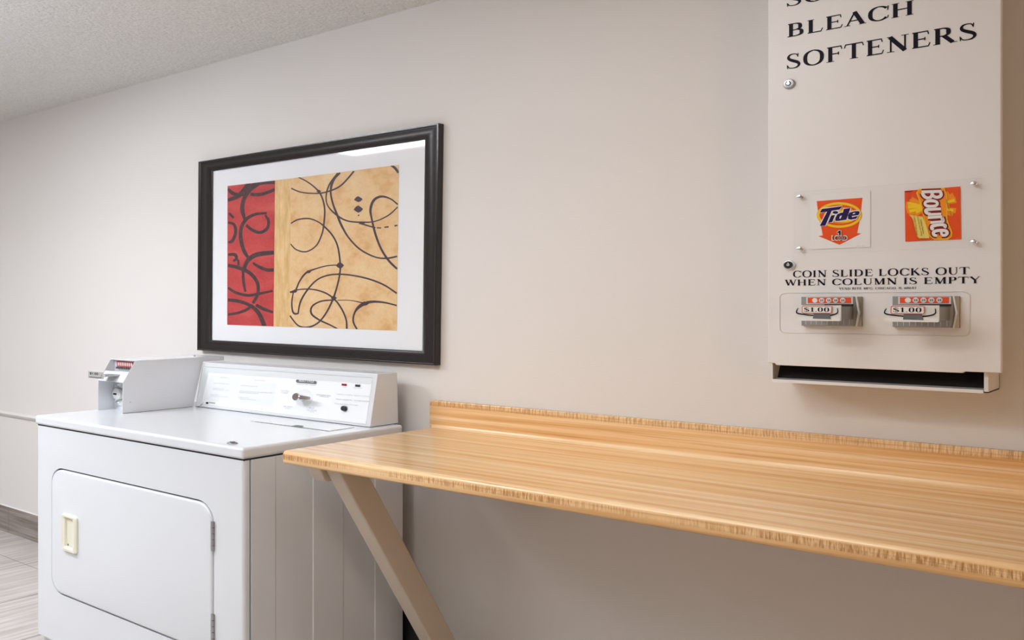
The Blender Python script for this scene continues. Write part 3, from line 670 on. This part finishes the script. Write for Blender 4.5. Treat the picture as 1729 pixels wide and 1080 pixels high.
Q0 = q0+d*((.866-q0.z)/d.z); Q1 = q0+d*((-q0.y-.0005)/d.y); P1 = a0+d*((-a0.y-.0005)/d.y)
b = MB(); b.prism([P0, Q0, Q1, P1], (-BW, 0, 0), 'brace'); build(b, 'diagonal_strut', br, bevel=.006, seg=3)
b = MB(); AX = BX-BW
b.prism([(AX-.001, -.665, .866), (AX-.001, -.645, .8295), (AX-.001, -.632, .8225), (AX-.001, -.002, .8225), (AX-.001, -.002, .866)], (-.055, 0, 0), 'brace'); build(b, 'support_arm', br, bevel=.004, seg=2)
b = MB(); pz_ = P1.z
b.box((AX-.056, -.019, .30), (BX+.0, -.001, .83), 'brace') if False else None
hs = thing('black_slab', 'flat black duct on the floor between the wall and the back of the dryer', 'slab', (-2.34, -.035, 0))
b = MB()  # unidentified black shape, built as a flat box
pr = [(-.0565, 0), (-.0565, .27), (-.050, .285), (-.018, .285), (-.0125, .27), (-.0125, 0)]
b.prism([(-2.52, y, z) for y, z in pr], (.242, 0, 0), 'black'); build(b, 'slab_body', hs, bevel=.003, seg=2)
b = MB(); b.box((-2.53, -.0575, .235), (-2.274, -.0115, .245), 'black'); build(b, 'slab_band', hs)

# ================================================================== VENDING DISPENSER
vm = thing('soap_dispenser', 'white wall-mounted coin vending box with two coin slides and black lettering', 'vending machine', (-.66, 0, 1.15))
VX0, VX1, VZ0, VZT = -.9335, -.3905, 1.1945, 2.30
BX0, BX1 = -.9315, -.4205
b = MB()
t_ = .003
b.box((BX0, -.130, 1.1475), (BX0+t_, -.0005, VZT), 'powder'); b.box((BX1-t_*3, -.130, 1.1475), (BX1, -.0005, VZT), 'powder')
b.box((BX0, -.0035, 1.1475), (BX1, -.0005, VZT), 'powder'); b.box((BX0, -.130, VZT-t_), (BX1, 0, VZT), 'powder')
b.box((BX0, -.130, 1.1475), (BX1, -.0005, 1.1500), 'powder'); b.prism([(BX0+.002, -.1335, 1.1465), (BX0+.002, -.1335, 1.1545), (BX0+.002, -.129, 1.1535), (BX0+.002, -.129, 1.1465)], (BX1-BX0-.012, 0, 0), 'powder')
build(b, 'cabinet', vm)
b = MB()                                              # dark chute inside the opening
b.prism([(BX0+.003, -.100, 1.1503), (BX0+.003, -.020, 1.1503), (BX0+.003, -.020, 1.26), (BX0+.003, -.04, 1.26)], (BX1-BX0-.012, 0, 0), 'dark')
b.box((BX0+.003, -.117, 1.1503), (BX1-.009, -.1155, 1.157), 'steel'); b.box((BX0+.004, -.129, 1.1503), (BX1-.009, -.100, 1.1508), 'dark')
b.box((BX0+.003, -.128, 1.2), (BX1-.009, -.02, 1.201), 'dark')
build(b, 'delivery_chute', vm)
b = MB()
dz = VZ0
poly_ = [(VX0, dz+.002), (VX0+.018, dz+.002), (VX0+.022, dz-.0025), (-.470, dz-.0025), (-.466, dz+.001), (VX1, dz+.001), (VX1, VZT+.01), (VX0, VZT+.01)]
b.prism([(x, -.150, z) for x, z in poly_], (0, .0195, 0), 'powder'); vdoor = build(b, 'door', vm, bevel=.003, seg=3, angle=60)
YD = -.1505
def vf(off): return lambda x, z: (x, YD-off, z)
V1 = vf(.0002)
b = MB()
def rl(txt, u0, v0a, u1, v1a, hpx, fac=1.0):          # fit a line of lettering to its measured ends
    a = Py(u0, v0a, YD); c = Py(u1, v1a, YD); h = Py(u0, v0a-hpx, YD).z-a.z
    q = MB(); roman(q, txt, V1, a.x, c.x, (a.z+c.z)/2, (a.z+c.z)/2+h, 'ink'); build(q, 'lettering', vdoor)
rl('SOFTENERS', 1327, 116, 1651, 66, 24.5)
rl('BLEACH', 1329, 63.5, 1545, 23.5, 22)
rl('SOAPS', 1327, 12.2, 1501, -24, 22)
rl('COIN SLIDE LOCKS OUT', 1338.5, 469, 1637.5, 462, 11)
rl('WHEN COLUMN IS EMPTY', 1326, 482, 1655, 478, 10)
rl('VEND RITE MFG. CHICAGO, IL 60647', 1417, 488.7, 1547, 487.8, 3.6)
for z, dk in ((1.9127, False), (1.4500, True)):       # tubular locks
    b = MB(); c = (-.8757, YD, z)
    b.lathe(c, (0, -1, 0), [(0, .0125), (.004, .0125), (.008, .0105), (.0085, .0075)], 'steel' if not dk else 'chrome', 30, sx=1.25)
    b.lathe((c[0], YD-.008, z), (0, -1, 0), [(0, .0095 if dk else .0075), (.001, .0092 if dk else .007)], 'black' if dk else 'steel', 24, sx=1.25)
    b.lathe((c[0], YD-.009, z), (0, -1, 0), [(0, .0062), (.0008, .0060)], 'black', 20, sx=1.25)
    b.lathe((c[0], YD-.0098, z), (0, -1, 0), [(0, .0036), (.0012, .0034)], 'chrome', 20, sx=1.25)
    b.box((c[0]-.0012, YD-.0105, z+.002), (c[0]+.0012, YD-.009, z+.006), 'chrome')
    o = build(b, 'lock', vdoor, smooth=True); o['label'] = 'black ringed tubular lock' if dk else 'silver tubular lock'
# sample display
wx0, wx1, wz0, wz1 = -.8590, -.4290, 1.4780, 1.6335
b = MB(); b.box((wx0, YD-.0125, wz0), (wx1, YD-.0075, wz1), 'acrylic'); win = build(b, 'display_window', vdoor)
for sx in (wx0+.014, wx1-.015):
    for sz in (wz0+.012, wz1-.012):
        b = MB(); b.lathe((sx, YD-.0125, sz), (0, -1, 0), [(0, .0058), (.002, .0056), (.0035, .0035)], 'chrome', 20, sx=1.2)
        b.lathe((sx, YD, sz), (0, -1, 0), [(0, .004), (.0078, .004)], 'steel', 12); build(b, 'screw', win, smooth=True)
def sheet(ox, oy, k, y):                               # drawing plane of an enlarged view laid on the plane y
    return lambda a, c: tuple(Py(ox+a/k, oy+c/k, y))
T = lambda i: sheet(1360, 320, 10.8, YD-.0016-.0003*i)
b = MB()
b.box((-.8215, YD-.0012, 1.4880), (-.6745, YD, 1.6235), 'paper')
poly(b, [(205, 210), (1040, 148), (1000, 500), (940, 795), (1018, 800), (620, 1005), (232, 845), (315, 835), (285, 670), (240, 500)], T(0), 'porange')
poly(b, ell(618, 462, 414, 232), T(1), 'lorange')
stroke(b, [(618+385*math.cos(math.radians(a)), 462+212*math.sin(math.radians(a))*-1, 42) for a in range(0, 360, 15)], T(2), 'yellow', closed=True, n=3)
poly(b, ell(618, 466, 358, 186), T(3), 'porange'); poly(b, ell(640, 470, 310, 150), T(4), 'lorange'); poly(b, ell(690, 480, 250, 118), T(5), 'yellow')
Tp = [[(262, 418), (300, 352), (672, 302), (620, 362), (478, 384), (362, 655), (262, 660), (395, 402)]]
ip = [[(470, 470), (540, 462), (488, 590), (412, 604)]]
ipd = [(545+52*math.cos(t/10*math.pi), 416-26*math.sin(t/10*math.pi)) for t in range(20)]
dst = [(700, 352), (822, 335), (745, 548), (600, 570), (545, 570), (545, 520), (580, 450), (650, 420), (682, 418)]
dhole = [(665, 470), (640, 530), (615, 525), (630, 480)]
e_o = [(900, 392), (800, 420), (775, 470), (775, 530), (820, 548), (925, 528), (960, 480), (900, 492), (850, 505), (845, 480), (965, 462), (990, 420), (975, 392)]
e_h = [(905, 420), (865, 430), (860, 450), (905, 440)]
def outline(pts, wd, lay, mt): stroke(b, [(x, y, wd) for x, y in pts], lay, mt, False, closed=True)
for q in Tp+ip+[ipd, dst, e_o]: outline(q, 34, T(6), 'paper')
for q in Tp+ip+[ipd, dst, e_o]: poly(b, q, T(7), 'indigo')
poly(b, dhole, T(8), 'paper'); poly(b, e_h, T(8), 'paper')
fl = T(6); up = lambda lay: (lambda a, c: lay(a, -c))
for bold, mt, lay in ((.06, 'paper', T(6)), (.012, 'ink', T(8))):
    g_ = 16 if mt == 'paper' else 0
    one = [(583, 772), (618, 748), (642, 748), (642, 832), (612, 832), (612, 786), (583, 794)]
    (outline(one, 26, lay, mt), poly(b, one, lay, mt)) if mt == 'paper' else poly(b, one, lay, mt)
    sans(b, 'LOAD', up(lay), 492-g_, 752+g_, -915-g_, -848+g_, mt, bold)
sans(b, 'P 0001  0005', up(T(2)), 930, 1085, -1032, -1020, 'greytext')
o = build(b, 'detergent_card', win); o['label'] = 'white sample card with an orange arrow'
Bq = lambda i: sheet(1500, 300, 9.0, YD-.0016-.0003*i)
b = MB()
q = [(245, 200), (1090, 132), (1102, 930), (258, 968)]
b.prism([Bq(0)(*p) for p in q], (0, .0014, 0), 'porange')
random.seed(7)
cx, cy = 600, 440
def ray_tri(cx, cy, ang, ln_, wd, lay, mt):
    a = math.radians(ang); dx, dy = math.cos(a), math.sin(a); ex, ey = cx+dx*ln_, cy+dy*ln_
    poly(b, [(cx-dy*wd*.15, cy+dx*wd*.15), (ex-dy*wd*.5, ey+dx*wd*.5), (ex+dy*wd*.5, ey-dx*wd*.5), (cx+dy*wd*.15, cy-dx*wd*.15)], lay, mt)
for ang, l_, wd in ((172, 330, 70), (186, 335, 60), (196, 300, 50), (160, 310, 60), (148, 240, 50), (206, 280, 40), (-14, 440, 60), (-24, 430, 50), (8, 430, 50), (-34, 380, 40), (18, 400, 40), (-2, 330, 60)):
    ray_tri(cx, cy, ang, l_, wd*1.6, Bq(1), 'lorange')
for ang, l_, wd in ((180, 300, 60), (191, 310, 42), (166, 290, 52), (154, 200, 40), (-14, 420, 44), (-7, 300, 40), (8, 390, 40), (-26, 300, 30)):
    ray_tri(cx, cy, ang, l_, wd, Bq(2), 'yellow')
# the wordmark runs downwards; glyphs are drawn as wide strokes in the view of the card
halo = [(470, 175), (850, 160), (885, 260), (890, 640), (965, 830), (960, 890), (900, 930), (700, 935), (620, 880), (585, 760), (530, 560), (480, 360), (430, 230)]
poly(b, halo, Bq(3), 'lorange')
outline(halo, 14, Bq(4), 'yellow')
W_ = 62
letters = {
 'B': [[(505, 215, 50), (800, 205, 50)], [(515, 225, 54), (540, 275, 54), (585, 305, 50), (635, 300, 50), (662, 262, 50), (660, 215, 50)], [(665, 225, 50), (680, 272, 50), (725, 295, 50), (775, 288, 54), (802, 260, 54), (790, 208, 54)]],
 'n1': [[(800, 472, 44), (640, 480, 48), (580, 490, 60), (572, 515, 60), (595, 540, 48), (640, 548, 44)], [(805, 552, 48), (600, 560, 48)]],
 'n2': [[(815, 590, 48), (600, 605, 48)], [(830, 640, 44), (815, 605, 54), (830, 650, 60), (800, 670, 50), (640, 680, 44)]],
 'c': [[(850, 760, 46), (866, 730, 52), (820, 712, 50), (730, 718, 54), (668, 738, 58), (660, 770, 52), (690, 785, 40)]],
 'e': [[(800, 800, 44), (812, 870, 44)], [(740, 880, 40), (695, 868, 50), (685, 830, 54), (730, 806, 50), (820, 798, 50), (880, 812, 54), (892, 845, 52), (860, 872, 48), (812, 874, 44)]],
}
oring = [(650+92*math.cos(math.radians(a)), 392+44*math.sin(math.radians(a)), 48) for a in range(0, 360, 20)]
seq = ['B', 'o', 'n1', 'n2', 'c', 'e']
def glyph(k, grow, mt, lay):
    if k == 'o': stroke(b, [(x, y, w_+grow) for x, y, w_ in oring], lay, mt, closed=True, n=3)
    else:
        for st in letters[k]: stroke(b, [(x, y, w_*.92+grow) for x, y, w_ in st], lay, mt, n=6)
for k in seq: glyph(k, 46, 'maroon', Bq(5))
for k in seq: glyph(k, 10, 'maroon', Bq(6)); glyph(k, 0, 'paper', Bq(6))
poly(b, ell(650, 392, 74, 20), Bq(6), 'maroon')
poly(b, [(330, 565), (520, 590), (560, 690), (600, 800), (625, 918), (470, 925), (430, 890), (405, 780), (375, 640)], Bq(7), 'paleyel')
outline([(330, 565), (375, 640), (405, 780), (430, 890), (470, 925), (625, 918), (470, 925), (430, 890), (405, 780), (375, 640)], 7, Bq(8), 'lorange')
def down(x0, y0, x1, y1, lay):                         # text running down the card
    dx, dy = x1-x0, y1-y0; l = math.hypot(dx, dy); return (lambda a, h: lay(x0+dx*a/l+h*dy/l, y0+dy*a/l-h*dx/l)), l
for tx, p0, p1, h_ in (('Softens Fabrics', (480, 640), (525, 850), 26), ('Controls Static Cling', (428, 585), (495, 880), 26), ('Leaves a Fresh Scent', (385, 590), (430, 880), 24)):
    f, l = down(*p0, *p1, Bq(9)); sans(b, tx, f, 0, l, 0, h_, 'olive', .01)
f, l = down(868, 335, 950, 600, Bq(9)); sans(b, 'Outdoor Fresh', f, 0, l, 0, 26, 'olive', .01)
f, l = down(1040, 600, 1050, 900, Bq(9)); sans(b, 'Fabric Softener Dryer Sheets', f, 0, l, 0, 12, 'labelred')
f, l = down(290, 230, 295, 370, Bq(9)); sans(b, '2 SHEETS', f, 0, l, 0, 30, 'labelred')
poly(b, [(248, 206), (380, 196), (340, 212), (250, 218)], Bq(9), 'maroon')
o = build(b, 'dryer_sheet_card', win); o['label'] = 'orange and yellow sample card'
# embossed surround and the two coin slides
b = MB()
out = rrect(-.9030, 1.2755, -.4530, 1.3790, .018, .011, 6); N_ = len(out)
inn = rrect(-.9000, 1.2772, -.4560, 1.3773, .016, .010, 6)
mid = rrect(-.9015, 1.2764, -.4545, 1.3781, .017, .0105, 6)
b.loft([[(x, YD+.0004, z) for x, z in out], [(x, YD-.0014, z) for x, z in mid], [(x, YD+.0004, z) for x, z in inn]], 'powder'); build(b, 'embossed_border', vdoor, smooth=True)
def coin_slide(x0, x1, fx0, fx1):
    z0, z1 = 1.2955, 1.3680; y0 = YD; y1 = -.166
    b = MB()
    w_ = x1-x0; rings = []
    for x, yy in ((x0, y0), (x0+.001, y1), (x1-.016, y1), (x1-.001, y0-.006), (x1, y0)):
        rings.append((x, yy))
    b.prism([(x, y, z0) for x, y in rings], (0, 0, z1-z0), 'cast')
    b.box((x0+.003, y1-.0012, z0+.0005), (x1-.018, y1, z0+.026), 'steel')
    for k in range(9): b.box((x0+.012+k*.0135, y1-.0022, z0+.003), (x0+.0135+k*.0135, y1-.0010, z0+.024), 'palegrey')
    b.prism([(x1-.013, y1-.0012, z0), (x1-.009, y1-.0012, z0), (x1-.003, y1-.0012, z0+.034), (x1-.009, y1-.0012, z1), (x1-.013, y1-.0012, z1), (x1-.007, y1-.0012, z0+.034)], (0, .012, 0), 'plate')
    body = build(b, 'coin_slide', vdoor, bevel=.0012, seg=2)
    b = MB()                                           # sliding block with its flared front plate
    yf = -.250
    b.prism([(fx0+.03, yf+.004, 1.3125), (fx1-.001, yf+.004, 1.3125), (fx1-.001, yf+.004, 1.3440), (fx0+.03, yf+.004, 1.3440)], (.004, -(yf+.004)+y1, 0), 'cast')
    b.box((fx0, yf, 1.3105), (fx1, yf+.004, 1.3470), 'plate')
    b.box((fx0+.002, yf-.0008, 1.3095), (fx1-.002, yf, 1.3180), 'paper')
    fz = lambda a, c: (a, yf-.0012, c)
    stroke(b, [(fx0+.006, 1.3400, .0014), (fx0+.002, 1.3330, .0024), (fx0+.006, 1.3270, .0030), (fx0+.04, 1.3225, .0026), (fx1-.045, 1.3220, .0034), (fx1-.022, 1.3235, .0030), (fx1-.008, 1.3290, .0026), (fx1-.008, 1.3400, .0016)], fz, 'ink', n=5)
    poly(b, [(fx0+.044, 1.3270), (fx0+.082, 1.3270), (fx0+.086, 1.3140), (fx0+.042, 1.3150)], lambda a, c: (a, yf-.0016, c), 'midgrey')
    blk = build(b, 'slide_handle', body, bevel=0)
    b = MB(); tx0, tx1, tz0, tz1 = fx0+.016, fx0+.088, 1.3275, 1.3455
    b.box((tx0, yf-.0030, tz0), (tx1, yf-.0016, tz1), 'paper')
    fz = lambda a, c: (a, yf-.0034, c)
    bd = [(x, z, .0014) for x, z in rrect(tx0+.0006, tz0+.0006, tx1-.0006, tz1-.0006, .003, .003, 3)]
    stroke(b, bd, fz, 'labelred', False, closed=True)
    roman(b, '$1.00', lambda a, c: (a, yf-.0036, c), tx0+.0045, tx1-.005, tz0+.0040, tz1-.0038, 'ink')
    build(b, 'price_tag', body)
    b = MB(); lx0, lx1, lz0, lz1 = x0+.018, x0+.018+.107, 1.3520, 1.3660
    b.box((lx0-.004, y1-.0008, lz0-.002), (lx1+.004, y1, lz1+.001), 'palegrey')
    b.box((lx0, y1-.0016, lz0), (lx1, y1-.0008, lz1), 'orange')
    b.box((lx0+.045, y1-.010, lz0-.007), (lx1+.005, y1-.0008, lz0-.0025), 'dark')
    for k in range(5):
        xc = lx0+.018+k*.0172; fq = lambda a, c: (a, y1-.0020, c); fq2 = lambda a, c: (a, y1-.0024, c)
        poly(b, ell(xc, (lz0+lz1)/2, .0068, .0060, 20), fq, 'paper')
        if k: sans(b, '25', fq2, xc-.0045, xc+.0045, (lz0+lz1)/2-.0025, (lz0+lz1)/2+.0025, 'ink', .02)
    build(b, 'coin_label', body)
    return body
coin_slide(-.8402, -.6925, -.8215, -.7130)['label'] = 'left coin slide'
coin_slide(-.6200, -.4745, -.6150, -.4970)['label'] = 'right coin slide'
for o in bpy.data.objects:
    if '_w' in o.keys(): del o['_w']
